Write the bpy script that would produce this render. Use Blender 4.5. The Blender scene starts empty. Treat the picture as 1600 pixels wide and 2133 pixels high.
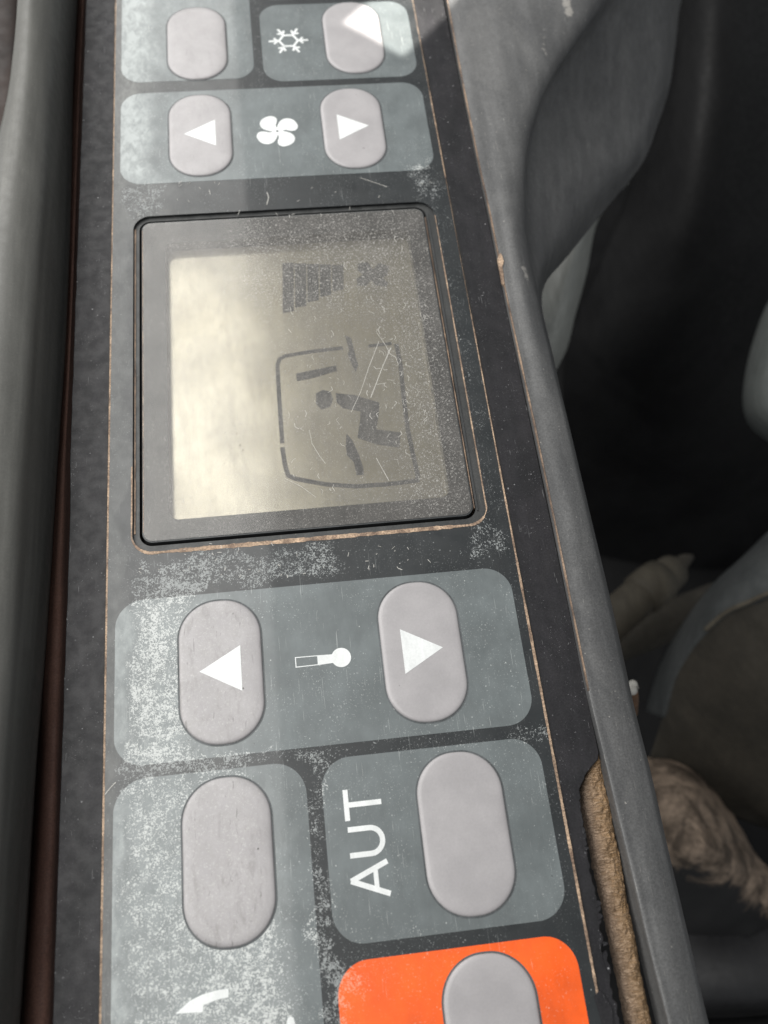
import bpy, bmesh, math, random
from mathutils import Vector, Matrix, noise
from mathutils.geometry import tessellate_polygon
random.seed(7)
S = 0.001                       # everything below is written in millimetres
scene = bpy.context.scene

# ------------------------------------------------------------------ camera
RC = ((0.99259438, -0.11251237, 0.04579702),
      (-0.08428094, -0.90935761, -0.40738859),
      (0.08748212, 0.40051181, -0.9121059))      # rows: right, down, forward
TC = Vector((-59.80444369, -93.13102339, 194.37411948))
FPX = 1821.468
RM = Matrix(RC)
CAM = -(RM.transposed() @ TC)
right, down, fwd = Vector(RC[0]), Vector(RC[1]), Vector(RC[2])
cam = bpy.data.cameras.new('camera')
cam_o = bpy.data.objects.new('camera', cam)
scene.collection.objects.link(cam_o)
M = Matrix.Identity(4)
for i in range(3):
    M[i][0] = right[i]; M[i][1] = -down[i]; M[i][2] = -fwd[i]; M[i][3] = CAM[i] * S
cam_o.matrix_world = M
cam.sensor_fit = 'HORIZONTAL'
cam.sensor_width = 36.0
cam.lens = FPX / 1600 * 36.0
cam.clip_start = 0.005
cam.clip_end = 30
cam.dof.use_dof = True
cam.dof.focus_distance = 0.150
cam.dof.aperture_fstop = 27
scene.camera = cam_o
scene.render.resolution_x = 768
scene.render.resolution_y = 1024

# ------------------------------------------------------------------ world and lamps
world = bpy.data.worlds.new('World'); scene.world = world
world.use_nodes = True
wb = world.node_tree.nodes['Background']
wb.inputs[0].default_value = (0.95, 0.98, 1.0, 1); wb.inputs[1].default_value = 0.22

def area(name, loc, target, sx, sy, power, color=(1, 1, 1), spread=math.pi):
    l = bpy.data.lights.new(name, 'AREA'); l.shape = 'RECTANGLE'
    l.size = sx * S; l.size_y = sy * S; l.energy = power; l.color = color; l.spread = spread
    o = bpy.data.objects.new(name, l); scene.collection.objects.link(o)
    o.location = Vector(loc) * S
    d = (Vector(target) - Vector(loc)).normalized()
    o.rotation_euler = d.to_track_quat('-Z', 'Y').to_euler()
    return o
# the cab window on the left and overhead: its right-hand edge is what mirrors as the
# light/dark border running down the panel
area('window_light', (-353, 250, 400), (-353, 250, 0), 720, 1000, 9.4, (1.0, 0.985, 0.95))
# narrow beam of sun falling through a gap on the top corner of the panel
area('sun_gap_light', (108.5, 69, 190), (69.5, 25.0, 0), 17, 30, 0.0050, (1.0, 0.96, 0.88), math.radians(1.0))

scene.view_settings.view_transform = 'Standard'
scene.view_settings.look = 'None'
scene.view_settings.exposure = 0.14
scene.view_settings.gamma = 1.0
scene.view_settings.use_curve_mapping = False
scene.render.engine = 'CYCLES'
try:
    scene.cycles.max_bounces = 8
    scene.cycles.transparent_max_bounces = 12
except Exception:
    pass

# ------------------------------------------------------------------ helpers
def P(px, py, z=0.0):
    """point (mm) at height z that the photograph shows at pixel px, py"""
    d = right * ((px - 800) / FPX) + down * ((py - 1066.5) / FPX) + fwd
    k = (z - CAM.z) / d.z
    return CAM + d * k

col = scene.collection
def link(name, me, mat=None, parent=None, label=None):
    o = bpy.data.objects.new(name, me); col.objects.link(o)
    if mat: me.materials.append(mat)
    if parent: o.parent = parent
    if label: o['label'] = label
    return o
def mesh(name, verts, faces, smooth=False):
    me = bpy.data.meshes.new(name)
    me.from_pydata([tuple(Vector(v) * S) for v in verts], [], faces)
    bm = bmesh.new(); bm.from_mesh(me)
    bmesh.ops.recalc_face_normals(bm, faces=bm.faces)
    bm.to_mesh(me); bm.free()
    if smooth:
        for p_ in me.polygons: p_.use_smooth = True
    me.update()
    return me
def thing(name, label, cat, kind=None):
    o = bpy.data.objects.new(name, None); col.objects.link(o)
    o.empty_display_size = 0.01
    o['label'] = label; o['category'] = cat
    return o
def tag(o, label, cat, group=None, kind=None):
    o['label'] = label; o['category'] = cat
    if group: o['group'] = group
    if kind: o['kind'] = kind
    return o

def rrect(u0, u1, v0, v1, r, n=10, d=0.0):
    """rounded rectangle outline in u (right), v (down); world = (u, -v)"""
    u0 += d; u1 -= d; v0 += d; v1 -= d; r = max(r - d, 0.05)
    pts = []
    for cx, cy, a0 in ((u1 - r, v0 + r, -90), (u1 - r, v1 - r, 0), (u0 + r, v1 - r, 90), (u0 + r, v0 + r, 180)):
        for k in range(n + 1):
            a = math.radians(a0 + 90 * k / n)
            pts.append((cx + r * math.cos(a), cy + r * math.sin(a)))
    return pts
def plate_mesh(name, outer, holes, z0, z1, smooth=False):
    """flat plate with holes, top at z1, walls down to z0"""
    loops = [outer] + holes
    flat = [Vector((u, -v, 0)) for lp in loops for (u, v) in lp]
    tess = tessellate_polygon([[Vector((u, -v, 0)) for (u, v) in lp] for lp in loops])
    n = len(flat)
    verts = [(p.x, p.y, z1) for p in flat] + [(p.x, p.y, z0) for p in flat]
    faces = [tuple(t) for t in tess] + [tuple(i + n for i in reversed(t)) for t in tess]
    k = 0
    for lp in loops:
        m = len(lp)
        for i in range(m):
            a = k + i; b = k + (i + 1) % m
            faces.append((a, b, b + n, a + n))
        k += m
    return mesh(name, verts, faces, smooth)
def ringed(name, outline_fn, levels, smooth=True):
    """stack of rings (offset, z) closed by a centre fan: pads and domed keys"""
    verts, faces = [], []
    m = None
    for (d, z) in levels:
        pts = outline_fn(d); m = len(pts)
        verts += [(u, -v, z) for (u, v) in pts]
    for L in range(len(levels) - 1):
        for i in range(m):
            a = L * m + i; b = L * m + (i + 1) % m
            faces.append((a, b, b + m, a + m))
    last = (len(levels) - 1) * m
    faces.append(tuple(last + i for i in range(m)))
    faces.append(tuple(reversed(range(m))))
    return mesh(name, verts, faces, smooth)
def stroke_poly(pts, w, closed=False):
    """outline quads for a polyline in (u, v); returns verts2d, faces"""
    V, F = [], []
    n = len(pts)
    for i in range(n):
        if closed:
            a = Vector(pts[i - 1]); c = Vector(pts[(i + 1) % n])
        else:
            a = Vector(pts[max(i - 1, 0)]); c = Vector(pts[min(i + 1, n - 1)])
        b = Vector(pts[i])
        d1 = (b - a); d2 = (c - b)
        if d1.length < 1e-6: d1 = d2
        if d2.length < 1e-6: d2 = d1
        d1 = d1.normalized(); d2 = d2.normalized()
        t = (d1 + d2); t = t.normalized() if t.length > 1e-6 else d1
        nrm = Vector((-t.y, t.x))
        cosv = max(0.35, abs(nrm.dot(Vector((-d1.y, d1.x)))))
        ww = (w[i] if isinstance(w, (list, tuple)) else w) / 2 / cosv
        V += [(b.x + nrm.x * ww, b.y + nrm.y * ww), (b.x - nrm.x * ww, b.y - nrm.y * ww)]
    for i in range(n if closed else n - 1):
        j = (i + 1) % n
        F.append((2 * i, 2 * i + 1, 2 * j + 1, 2 * j))
    return V, F
def strokes_mesh(name, strokes, z0, z1):
    """strokes: list of (pts, width, closed); thin raised lines"""
    verts, faces = [], []
    for q, (pts, w, cl) in enumerate(strokes):
        V, F = stroke_poly(pts, w, cl)
        b = len(verts); n = len(V); zz = z1 + 0.0006 * (q % 7)
        verts += [(u, -v, zz) for u, v in V] + [(u, -v, z0) for u, v in V]
        faces += [tuple(b + i for i in f) for f in F]
        faces += [tuple(b + n + i for i in reversed(f)) for f in F]
        k = n // 2
        for i in range(k if cl else k - 1):
            j = (i + 1) % k
            for s in (0, 1):
                faces.append((b + 2 * i + s, b + 2 * j + s, b + n + 2 * j + s, b + n + 2 * i + s))
        if not cl:
            for i in (0, k - 1):
                faces.append((b + 2 * i, b + 2 * i + 1, b + n + 2 * i + 1, b + n + 2 * i))
    return mesh(name, verts, faces)
def polys_mesh(name, polys, z0, z1):
    verts, faces = [], []
    for q, poly in enumerate(polys):
        zz = z1 + 0.0006 * (q % 7)
        fl = [Vector((u, -v, 0)) for u, v in poly]
        t = tessellate_polygon([fl]); b = len(verts); n = len(fl)
        verts += [(p.x, p.y, zz) for p in fl] + [(p.x, p.y, z0) for p in fl]
        faces += [tuple(b + i for i in f) for f in t] + [tuple(b + n + i for i in reversed(f)) for f in t]
        for i in range(n):
            j = (i + 1) % n
            faces.append((b + i, b + j, b + n + j, b + n + i))
    return mesh(name, verts, faces)
def cat(p0, p1, p2, p3, t):
    return 0.5 * ((2 * p1) + (p2 - p0) * t + (2 * p0 - 5 * p1 + 4 * p2 - p3) * t * t + (3 * p1 - p0 - 3 * p2 + p3) * t ** 3)
def resample(pts, n):
    out = []
    m = len(pts) - 1
    for i in range(m):
        p0 = pts[max(i - 1, 0)]; p1 = pts[i]; p2 = pts[i + 1]; p3 = pts[min(i + 2, m)]
        for k in range(n):
            out.append(cat(p0, p1, p2, p3, k / n))
    out.append(pts[-1])
    return out
def loft(name, rows, nu=6, nv=8, fn=None, thick=0.0, closed=False):
    """rows of Vector points -> smooth grid surface, given a real thickness"""
    R1 = [resample(r, nu) for r in rows]
    cols = list(zip(*R1))
    C2 = [resample(list(c), nv) for c in cols]
    nr = len(C2[0]); nc = len(C2)
    verts = []
    for j in range(nr):
        for i in range(nc):
            p = C2[i][j]
            if fn: p = fn(p, i / (nc - 1), j / (nr - 1))
            verts.append(tuple(p))
    faces = []
    for j in range(nr - 1):
        for i in range(nc - 1):
            a = j * nc + i
            faces.append((a, a + 1, a + nc + 1, a + nc))
        if closed:
            a = j * nc + nc - 1
            faces.append((a, j * nc, (j + 1) * nc, a + nc))
    me = bpy.data.meshes.new(name)
    me.from_pydata([tuple(Vector(v) * S) for v in verts], [], faces)
    for p_ in me.polygons: p_.use_smooth = True
    me.update()
    # normals should look at the sky (+z) on the whole
    if sum(p_.normal.z * p_.area for p_ in me.polygons) < 0: me.flip_normals()
    return me
def solid(o, t):
    m = o.modifiers.new('thickness', 'SOLIDIFY'); m.thickness = t * S; m.offset = -1
    return o
def tube(name, pts, rad, n=20, closed_ends=True):
    pts = [Vector(p) for p in pts]
    verts, faces = [], []
    up = Vector((0, 0, 1))
    for i, p in enumerate(pts):
        t = (pts[min(i + 1, len(pts) - 1)] - pts[max(i - 1, 0)]).normalized()
        a = t.cross(up); a = a.normalized() if a.length > .01 else Vector((1, 0, 0))
        b = t.cross(a).normalized()
        r = rad[i] if isinstance(rad, (list, tuple)) else rad
        for k in range(n):
            th = 2 * math.pi * k / n
            verts.append(tuple(p + (a * math.cos(th) + b * math.sin(th)) * r))
    for i in range(len(pts) - 1):
        for k in range(n):
            j = (k + 1) % n
            faces.append((i * n + k, i * n + j, (i + 1) * n + j, (i + 1) * n + k))
    faces.append(tuple(range(n))); faces.append(tuple(reversed(range((len(pts) - 1) * n, len(pts) * n))))
    return mesh(name, verts, faces, True)

# ------------------------------------------------------------------ materials
class NT:
    def __init__(s, name):
        s.m = bpy.data.materials.new(name); s.m.use_nodes = True
        s.t = s.m.node_tree; s.n = s.t.nodes; s.l = s.t.links
        s.b = s.n['Principled BSDF']; s.out = s.n['Material Output']
        tc = s.n.new('ShaderNodeTexCoord')
        mp = s.n.new('ShaderNodeMapping'); mp.inputs['Scale'].default_value = (1000, 1000, 1000)
        s.l.new(tc.outputs['Object'], mp.inputs[0]); s.co = mp.outputs[0]
        sp = s.n.new('ShaderNodeSeparateXYZ'); s.l.new(s.co, sp.inputs[0])
        s.x, s.y, s.z = sp.outputs
        s.v = s.math('MULTIPLY', s.y, -1.0)
    def put(s, sock, val):
        if isinstance(val, (int, float)): sock.default_value = val
        elif isinstance(val, (tuple, list)): sock.default_value = tuple(val) + ((1,) if len(val) == 3 and len(sock.default_value) == 4 else ())
        else: s.l.new(val, sock)
    def math(s, op, a, b=0.0, c=None, clamp=False):
        n = s.n.new('ShaderNodeMath'); n.operation = op; n.use_clamp = clamp
        s.put(n.inputs[0], a); s.put(n.inputs[1], b)
        if c is not None: s.put(n.inputs[2], c)
        return n.outputs[0]
    def smooth(s, val, a, b, lo=0.0, hi=1.0):
        n = s.n.new('ShaderNodeMapRange'); n.interpolation_type = 'SMOOTHSTEP'
        s.put(n.inputs[0], val)
        if a > b: a, b, lo, hi = b, a, hi, lo
        n.inputs[1].default_value = a; n.inputs[2].default_value = b
        n.inputs[3].default_value = lo; n.inputs[4].default_value = hi
        return n.outputs[0]
    def vec(s, scale=(1, 1, 1), rot=(0, 0, 0), loc=(0, 0, 0)):
        n = s.n.new('ShaderNodeMapping')
        n.inputs['Scale'].default_value = scale; n.inputs['Rotation'].default_value = rot; n.inputs['Location'].default_value = loc
        s.l.new(s.co, n.inputs[0]); return n.outputs[0]
    def noise(s, scale, detail=3, rough=0.55, dist=0.0, vec=None):
        n = s.n.new('ShaderNodeTexNoise'); n.inputs['Scale'].default_value = scale
        n.inputs['Detail'].default_value = detail; n.inputs['Roughness'].default_value = rough
        n.inputs['Distortion'].default_value = dist
        s.l.new(vec or s.co, n.inputs['Vector']); return n.outputs[0]
    def voro(s, scale, vec=None, feature='F1'):
        n = s.n.new('ShaderNodeTexVoronoi'); n.inputs['Scale'].default_value = scale; n.feature = feature
        s.l.new(vec or s.co, n.inputs['Vector']); return n.outputs['Distance']
    def mix(s, fac, a, b):
        n = s.n.new('ShaderNodeMix'); n.data_type = 'RGBA'
        s.put(n.inputs[0], fac); s.put(n.inputs[6], a); s.put(n.inputs[7], b); return n.outputs[2]
    def box(s, u0, u1, v0, v1, soft, w=1.0):
        a = s.smooth(s.xj, u0 - soft, u0 + soft); b = s.smooth(s.xj, u1 + soft, u1 - soft)
        c = s.smooth(s.vj, v0 - soft, v0 + soft); d = s.smooth(s.vj, v1 + soft, v1 - soft)
        r = s.math('MULTIPLY', s.math('MULTIPLY', a, b), s.math('MULTIPLY', c, d))
        return s.math('MULTIPLY', r, w)
    def jitter(s, amt=6.0, scale=0.12):
        n = s.n.new('ShaderNodeTexNoise'); n.inputs['Scale'].default_value = scale; n.inputs['Detail'].default_value = 4
        s.l.new(s.co, n.inputs['Vector'])
        sp = s.n.new('ShaderNodeSeparateColor'); s.l.new(n.outputs[1], sp.inputs[0])
        s.xj = s.math('ADD', s.x, s.math('MULTIPLY', s.math('SUBTRACT', sp.outputs[0], 0.5), amt * 2))
        s.vj = s.math('ADD', s.v, s.math('MULTIPLY', s.math('SUBTRACT', sp.outputs[1], 0.5), amt * 2))
    def add(s, *a):
        r = a[0]
        for q in a[1:]: r = s.math('ADD', r, q)
        return r
    def bump(s, h, strength=0.3, dist=0.05):
        n = s.n.new('ShaderNodeBump'); n.inputs['Strength'].default_value = strength
        n.inputs['Distance'].default_value = dist * S
        s.l.new(h, n.inputs['Height']); s.l.new(n.outputs[0], s.b.inputs['Normal']); return n

def wear_material(name, base, chip, rough=0.42, chip_amt=1.0, haze_col=(0.50, 0.55, 0.55), haze_amt=1.0, spec=0.5):
    """printed polyester sheet: base ink, worn pale specks, pale scuffing and painted sky sheen"""
    k = NT(name); k.jitter(5.0, 0.13)
    # where the sheet is worn, in mm on the panel
    dens = k.add(k.box(3.5, 15, 114, 147, 2.4, 0.92), k.box(2.5, 10, 118, 146, 2.0, 0.25), k.box(2.5, 24, 147, 215, 4.0, 0.90), k.box(18, 31, 168, 215, 4.0, 0.55),
                 k.box(6, 40, 112, 118.6, 1.6, 0.60), k.box(8, 68, 112.5, 118.6, 1.6, 0.36), k.box(1.8, 10, 27.5, 37, 1.6, 0.9), k.box(63, 69.5, 22, 118, 1.6, 0.55), k.box(55, 69, 26, 35, 3, 0.42),
                 k.box(30.6, 33.6, 146, 205, 1.2, 0.85), k.box(28, 37, 131, 146, 3.0, 0.40), k.box(31, 33.5, -50, 1, 1.2, 0.62),
                 k.box(60, 69, -50, -1, 2.0, 0.32), k.box(2, 70, 146.2, 148.6, 0.9, 0.55), k.box(64, 69.5, 143, 190, 2.0, 0.34), k.box(33, 50, 174, 181, 1.5, 0.5), k.box(32, 37, 178, 210, 1.5, 0.45))
    dens = k.math('MINIMUM', dens, 1.1)
    lo = k.noise(0.55, 4, 0.65)
    n1 = k.noise(2.9, 2.0, 0.5, 1.1)
    n2 = k.noise(5.5, 2, 0.5, 0.6)
    n = k.add(k.math('MULTIPLY', n1, 0.62), k.math('MULTIPLY', n2, 0.38))
    thr = k.math('SUBTRACT', 0.735, k.math('MULTIPLY', dens, k.math('MULTIPLY', k.smooth(lo, 0.2, 0.72, 0.45, 1.15), 0.235)))
    d = k.math('SUBTRACT', n, thr)
    speck = k.math('MULTIPLY', k.smooth(d, -0.004, 0.022), chip_amt)
    # lone dots of grit all over
    vd = k.voro(0.9); lone = k.math('MULTIPLY', k.smooth(vd, 0.13, 0.06), k.smooth(k.noise(0.31, 3), 0.5, 0.62))
    fine = k.smooth(k.noise(3.6, 2, 0.6, 0.4), 0.62, 0.70, 0, 0.8)
    # pale haze at left: scuffing plus sky reflection painted into the colour, with streaks
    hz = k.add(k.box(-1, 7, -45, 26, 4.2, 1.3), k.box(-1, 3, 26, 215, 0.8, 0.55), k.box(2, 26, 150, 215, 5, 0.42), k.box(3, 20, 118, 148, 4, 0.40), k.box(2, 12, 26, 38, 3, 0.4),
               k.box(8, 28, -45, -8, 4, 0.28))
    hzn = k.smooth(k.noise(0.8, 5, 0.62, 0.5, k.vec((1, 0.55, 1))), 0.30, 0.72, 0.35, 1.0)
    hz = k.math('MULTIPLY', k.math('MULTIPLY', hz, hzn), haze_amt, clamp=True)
    mott = k.smooth(k.noise(0.09, 5, 0.6), 0.3, 0.7, 0.84, 1.14)
    mott2 = k.smooth(k.noise(0.7, 4, 0.7, 0, k.vec((1, 0.35, 1), (0, 0, 0.1))), 0.25, 0.75, 0.93, 1.07)
    bc = k.mix(1.0, base, base)
    sc = k.n.new('ShaderNodeVectorMath'); sc.operation = 'SCALE'
    k.put(sc.inputs[0], bc); k.l.new(k.math('MULTIPLY', mott, mott2), sc.inputs['Scale'])
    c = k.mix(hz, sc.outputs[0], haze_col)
    c = k.mix(k.math('MULTIPLY', k.math('MULTIPLY', fine, 0.5), k.smooth(k.noise(0.12, 4, 0.6), 0.38, 0.6)), c, chip)
    # long hair scratches
    scr = k.math('MULTIPLY', k.smooth(k.noise(1.0, 2, 0.5, 0.3, k.vec((5.5, 0.16, 1), (0, 0, 0.35))), 0.70, 0.74), 0.35)
    c = k.mix(scr, c, chip)
    w = k.math('MAXIMUM', speck, k.math('MULTIPLY', lone, 0.7), clamp=True)
    c = k.mix(k.math('MULTIPLY', w, 0.86), c, chip)
    # small dark pits
    pit = k.math('MULTIPLY', k.smooth(k.voro(0.28), 0.045, 0.02), 0.6)
    c = k.mix(pit, c, (0.03, 0.03, 0.03))
    k.l.new(c, k.b.inputs['Base Color'])
    k.put(k.b.inputs['Roughness'], k.math('ADD', k.math('MULTIPLY', k.math('MAXIMUM', w, hz), 0.25), k.smooth(k.noise(0.25, 4), 0.3, 0.7, rough - .05, rough + .08)))
    k.b.inputs['Specular IOR Level'].default_value = spec
    k.b.inputs['Coat Weight'].default_value = 0.42; k.b.inputs['Coat Roughness'].default_value = 0.045
    k.b.inputs['Coat IOR'].default_value = 1.42
    hgt = k.add(k.math('MULTIPLY', w, 0.7), k.math('MULTIPLY', k.noise(3.5, 3), 0.35), k.math('MULTIPLY', k.noise(0.35, 3), 0.9))
    k.bump(hgt, 0.32, 0.05)
    return k.m

def plain_worn(name, c0, c1, rough=0.55, nscale=0.08, stretch=(1, 0.25, 1), rot=(0, 0, 0), grain=0.25, speck=None, speck_amt=0.3, streak=0.12, bumpd=0.05, spec=0.5, grain_scale=3.0, patches=None):
    """moulded plastic or metal with mottling, streaks, scratches and grit"""
    k = NT(name)
    a = k.smooth(k.noise(nscale, 6, 0.62, 0.4, k.vec(stretch, rot)), 0.3, 0.7)
    c = k.mix(a, c0, c1)
    st = k.smooth(k.noise(1.0, 3, 0.6, 0.0, k.vec((0.5, 0.035, 0.5), rot)), 0.35, 0.75, -streak, streak)
    g = k.smooth(k.noise(grain_scale, 4, 0.7), 0.25, 0.75, 1 - grain, 1 + grain)
    sc = k.n.new('ShaderNodeVectorMath'); sc.operation = 'SCALE'
    k.l.new(c, sc.inputs[0]); k.l.new(k.math('MULTIPLY', g, k.math('ADD', st, 1.0)), sc.inputs['Scale'])
    c = sc.outputs[0]
    if speck:
        s1 = k.math('MULTIPLY', k.smooth(k.noise(3.2, 3, 0.6, 1.0), 0.63, 0.72), k.smooth(k.noise(0.22, 4, 0.6), 0.42, 0.66))
        s2 = k.smooth(k.noise(1.0, 2, 0.5, 0.2, k.vec((4.5, 0.22, 2), (0, 0, rot[2] + 0.5))), 0.70, 0.76)
        s3 = k.math('MULTIPLY', k.smooth(k.voro(0.55), 0.10, 0.05), k.smooth(k.noise(0.2, 3), 0.47, 0.6))
        s = k.math('MULTIPLY', k.math('MAXIMUM', s1, k.math('MAXIMUM', k.math('MULTIPLY', s2, 0.5), s3)), speck_amt)
        c = k.mix(s, c, speck)
    if patches:
        k.jitter(1.2, 0.6); tot = 0.0
        for (x0, x1, y0, y1, w) in patches:
            a = P(x0, y0, 2); b_ = P(x1, y1, 2)
            tot = k.math('ADD', tot, k.box(min(a.x, b_.x), max(a.x, b_.x), min(-a.y, -b_.y), max(-a.y, -b_.y), 0.8, w))
        pn = k.smooth(k.add(k.math('MULTIPLY', k.noise(1.3, 4, 0.7, 1.0), 0.5), k.math('MULTIPLY', tot, 0.35)), 0.46, 0.56, 0, 0.8)
        c = k.mix(k.math('MULTIPLY', pn, k.math('MINIMUM', tot, 1.0)), c, (0.42, 0.40, 0.37))
    k.l.new(c, k.b.inputs['Base Color'])
    k.put(k.b.inputs['Roughness'], k.smooth(k.noise(0.4, 4), 0.3, 0.7, rough - 0.07, rough + 0.08))
    k.b.inputs['Specular IOR Level'].default_value = spec
    k.bump(k.add(k.noise(2.6, 5, 0.7), k.math('MULTIPLY', k.noise(0.9, 3), 0.5)), 0.30, bumpd)
    return k.m

MAT = {}
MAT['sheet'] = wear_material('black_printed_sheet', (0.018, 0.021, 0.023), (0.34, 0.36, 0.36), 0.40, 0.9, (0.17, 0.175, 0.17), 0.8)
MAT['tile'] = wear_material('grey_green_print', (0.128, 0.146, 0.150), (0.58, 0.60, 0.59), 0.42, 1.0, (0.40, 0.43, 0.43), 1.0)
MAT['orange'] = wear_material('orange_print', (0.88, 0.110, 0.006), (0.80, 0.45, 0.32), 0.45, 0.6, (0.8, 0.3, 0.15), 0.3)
MAT['white'] = plain_worn('white_print', (0.66, 0.68, 0.68), (0.76, 0.78, 0.78), 0.5, 0.5, grain=0.06, streak=0.03)
MAT['body'] = plain_worn('black_abs_body', (0.014, 0.014, 0.016), (0.023, 0.022, 0.025), 0.50, 0.15, (1, 0.6, 1), speck=(0.30, 0.30, 0.31), speck_amt=0.85, grain=0.30, spec=0.30, bumpd=0.02)
MAT['moat'] = plain_worn('charcoal_recess', (0.028, 0.030, 0.031), (0.050, 0.052, 0.052), 0.5, 0.3, grain=0.3, speck=(0.28, 0.26, 0.22), speck_amt=0.5)
MAT['dark'] = plain_worn('dark_recess', (0.012, 0.012, 0.012), (0.028, 0.026, 0.024), 0.7, 0.3, grain=0.3, speck=(0.2, 0.17, 0.13), speck_amt=0.25)
MAT['adhesive'] = plain_worn('tan_adhesive', (0.16, 0.105, 0.075), (0.50, 0.36, 0.25), 0.7, 0.35, (1, 0.8, 1), grain=0.6, speck=(0.75, 0.62, 0.5), speck_amt=0.6, bumpd=0.12)
MAT['copper_line'] = plain_worn('faded_brown_edge', (0.10, 0.07, 0.055), (0.34, 0.24, 0.17), 0.7, 0.35, (1, 0.5, 1), grain=0.4)

def button_material():
    k = NT('pinkish_grey_rubber'); k.jitter(3.0, 0.2)
    base = k.mix(k.smooth(k.noise(0.16, 5, 0.6), 0.3, 0.7), (0.325, 0.312, 0.320), (0.375, 0.360, 0.368))
    g = k.smooth(k.noise(3.0, 4, 0.7), 0.25, 0.75, 0.96, 1.04)
    # the left-hand keys are scuffed, the right-hand ones nearly clean
    worn = k.add(k.box(8, 24, 115, 205, 2.5, 1.0), k.box(8, 26, -30, 30, 3, 0.35))
    n = k.smooth(k.noise(0.9, 5, 0.68, 0.8, k.vec((1, 0.7, 1))), 0.38, 0.70)
    n3 = k.smooth(k.noise(3.4, 3, 0.6, 0.8), 0.56, 0.70)
    sc = k.n.new('ShaderNodeVectorMath'); sc.operation = 'SCALE'
    k.l.new(base, sc.inputs[0]); k.l.new(g, sc.inputs['Scale'])
    c = k.mix(k.math('MULTIPLY', k.math('MULTIPLY', worn, n), 0.55), sc.outputs[0], (0.30, 0.29, 0.285))
    c = k.mix(k.math('MULTIPLY', k.math('MULTIPLY', worn, n3), 0.45), c, (0.56, 0.55, 0.54))
    mark = k.math('MULTIPLY', k.smooth(k.noise(1.0, 3, 0.6, 0.8, k.vec((2.2, 0.32, 1), (0, 0, -0.45))), 0.63, 0.70), k.math('MULTIPLY', worn, 0.7))
    soil = k.math('MULTIPLY', k.smooth(k.noise(0.32, 5, 0.7, 0.6, k.vec((1.5, 0.6, 1), (0, 0, -0.2))), 0.50, 0.68), k.math('MULTIPLY', worn, 0.38))
    c = k.mix(soil, c, (0.17, 0.16, 0.155))
    c = k.mix(mark, c, (0.16, 0.155, 0.15))
    pit = k.math('MULTIPLY', k.smooth(k.voro(0.16), 0.035, 0.018), 0.85)
    c = k.mix(pit, c, (0.05, 0.045, 0.04))
    k.l.new(c, k.b.inputs['Base Color'])
    k.put(k.b.inputs['Roughness'], 0.5)
    k.b.inputs['Coat Weight'].default_value = 0.25; k.b.inputs['Coat Roughness'].default_value = 0.14
    k.bump(k.add(k.noise(2.5, 4), k.math('MULTIPLY', k.noise(0.3, 2), 1.5)), 0.3, 0.05)
    return k.m
MAT['button'] = button_material()

def lens_material():
    k = NT('dusty_clear_lens'); k.jitter(4, 0.12)
    k.n.remove(k.b)
    tr = k.n.new('ShaderNodeBsdfTransparent'); tr.inputs[0].default_value = (0.88, 0.88, 0.86, 1)
    df = k.n.new('ShaderNodeBsdfDiffuse'); gl = k.n.new('ShaderNodeBsdfGlossy')
    gl.inputs['Roughness'].default_value = 0.16; gl.inputs[0].default_value = (1, 1, 1, 1)
    film = k.smooth(k.noise(0.12, 5, 0.6), 0.3, 0.7, 0.22, 0.40)
    streaks = k.smooth(k.noise(1.0, 4, 0.6, 0.2, k.vec((1.3, 0.10, 1), (0, 0, 0.12))), 0.35, 0.72, 0.0, 0.07)
    grit = k.math('MULTIPLY', k.smooth(k.noise(3.4, 3, 0.7, 1.0), 0.53, 0.66), k.add(0.36, k.box(24, 62, 38, 62, 6, 0.5), k.box(54, 63, 60, 108, 4, 0.45)))
    worms = k.math('MULTIPLY', k.smooth(k.noise(1.6, 3, 0.6, 2.2, k.vec((1.6, 0.6, 1), (0, 0, 0.2))), 0.655, 0.70), k.add(0.1, k.box(30, 62, 38, 104, 6, 0.42)))
    fac = k.math('MINIMUM', k.add(film, streaks, grit, worms), 0.9)
    dc = k.mix(k.math('MINIMUM', k.math('ADD', grit, worms), 1.0), (0.23, 0.22, 0.21), (0.50, 0.49, 0.47))
    k.l.new(dc, df.inputs[0])
    dk = k.math('MAXIMUM', k.math('MULTIPLY', k.smooth(k.noise(1.3, 3, 0.6, 1.5, k.vec((1, 0.55, 1), (0, 0, 0.2))), 0.66, 0.72), 0.55), k.smooth(k.voro(0.22), 0.05, 0.03))
    dk = k.math('MULTIPLY', dk, k.add(0.15, k.box(8, 34, 40, 106, 4, 0.75)))
    smear = k.smooth(k.noise(0.35, 5, 0.65, 0.6, k.vec((1.4, 0.6, 1))), 0.42, 0.68, 0.0, 0.16)
    tint = k.mix(k.math('MAXIMUM', dk, smear), (0.88, 0.88, 0.86), (0.30, 0.28, 0.25)); k.l.new(tint, tr.inputs[0])
    m1 = k.n.new('ShaderNodeMixShader'); k.l.new(fac, m1.inputs[0]); k.l.new(tr.outputs[0], m1.inputs[1]); k.l.new(df.outputs[0], m1.inputs[2])
    fr = k.n.new('ShaderNodeFresnel'); fr.inputs[0].default_value = 1.46
    m2 = k.n.new('ShaderNodeMixShader'); k.l.new(fr.outputs[0], m2.inputs[0]); k.l.new(m1.outputs[0], m2.inputs[1]); k.l.new(gl.outputs[0], m2.inputs[2])
    bp = k.n.new('ShaderNodeBump'); bp.inputs['Strength'].default_value = 0.25; bp.inputs['Distance'].default_value = 0.03 * S
    k.l.new(k.add(grit, k.math('MULTIPLY', k.noise(6.0, 2), 0.25)), bp.inputs['Height'])
    k.l.new(bp.outputs[0], df.inputs['Normal'])
    k.l.new(m2.outputs[0], k.out.inputs[0])
    return k.m
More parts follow.
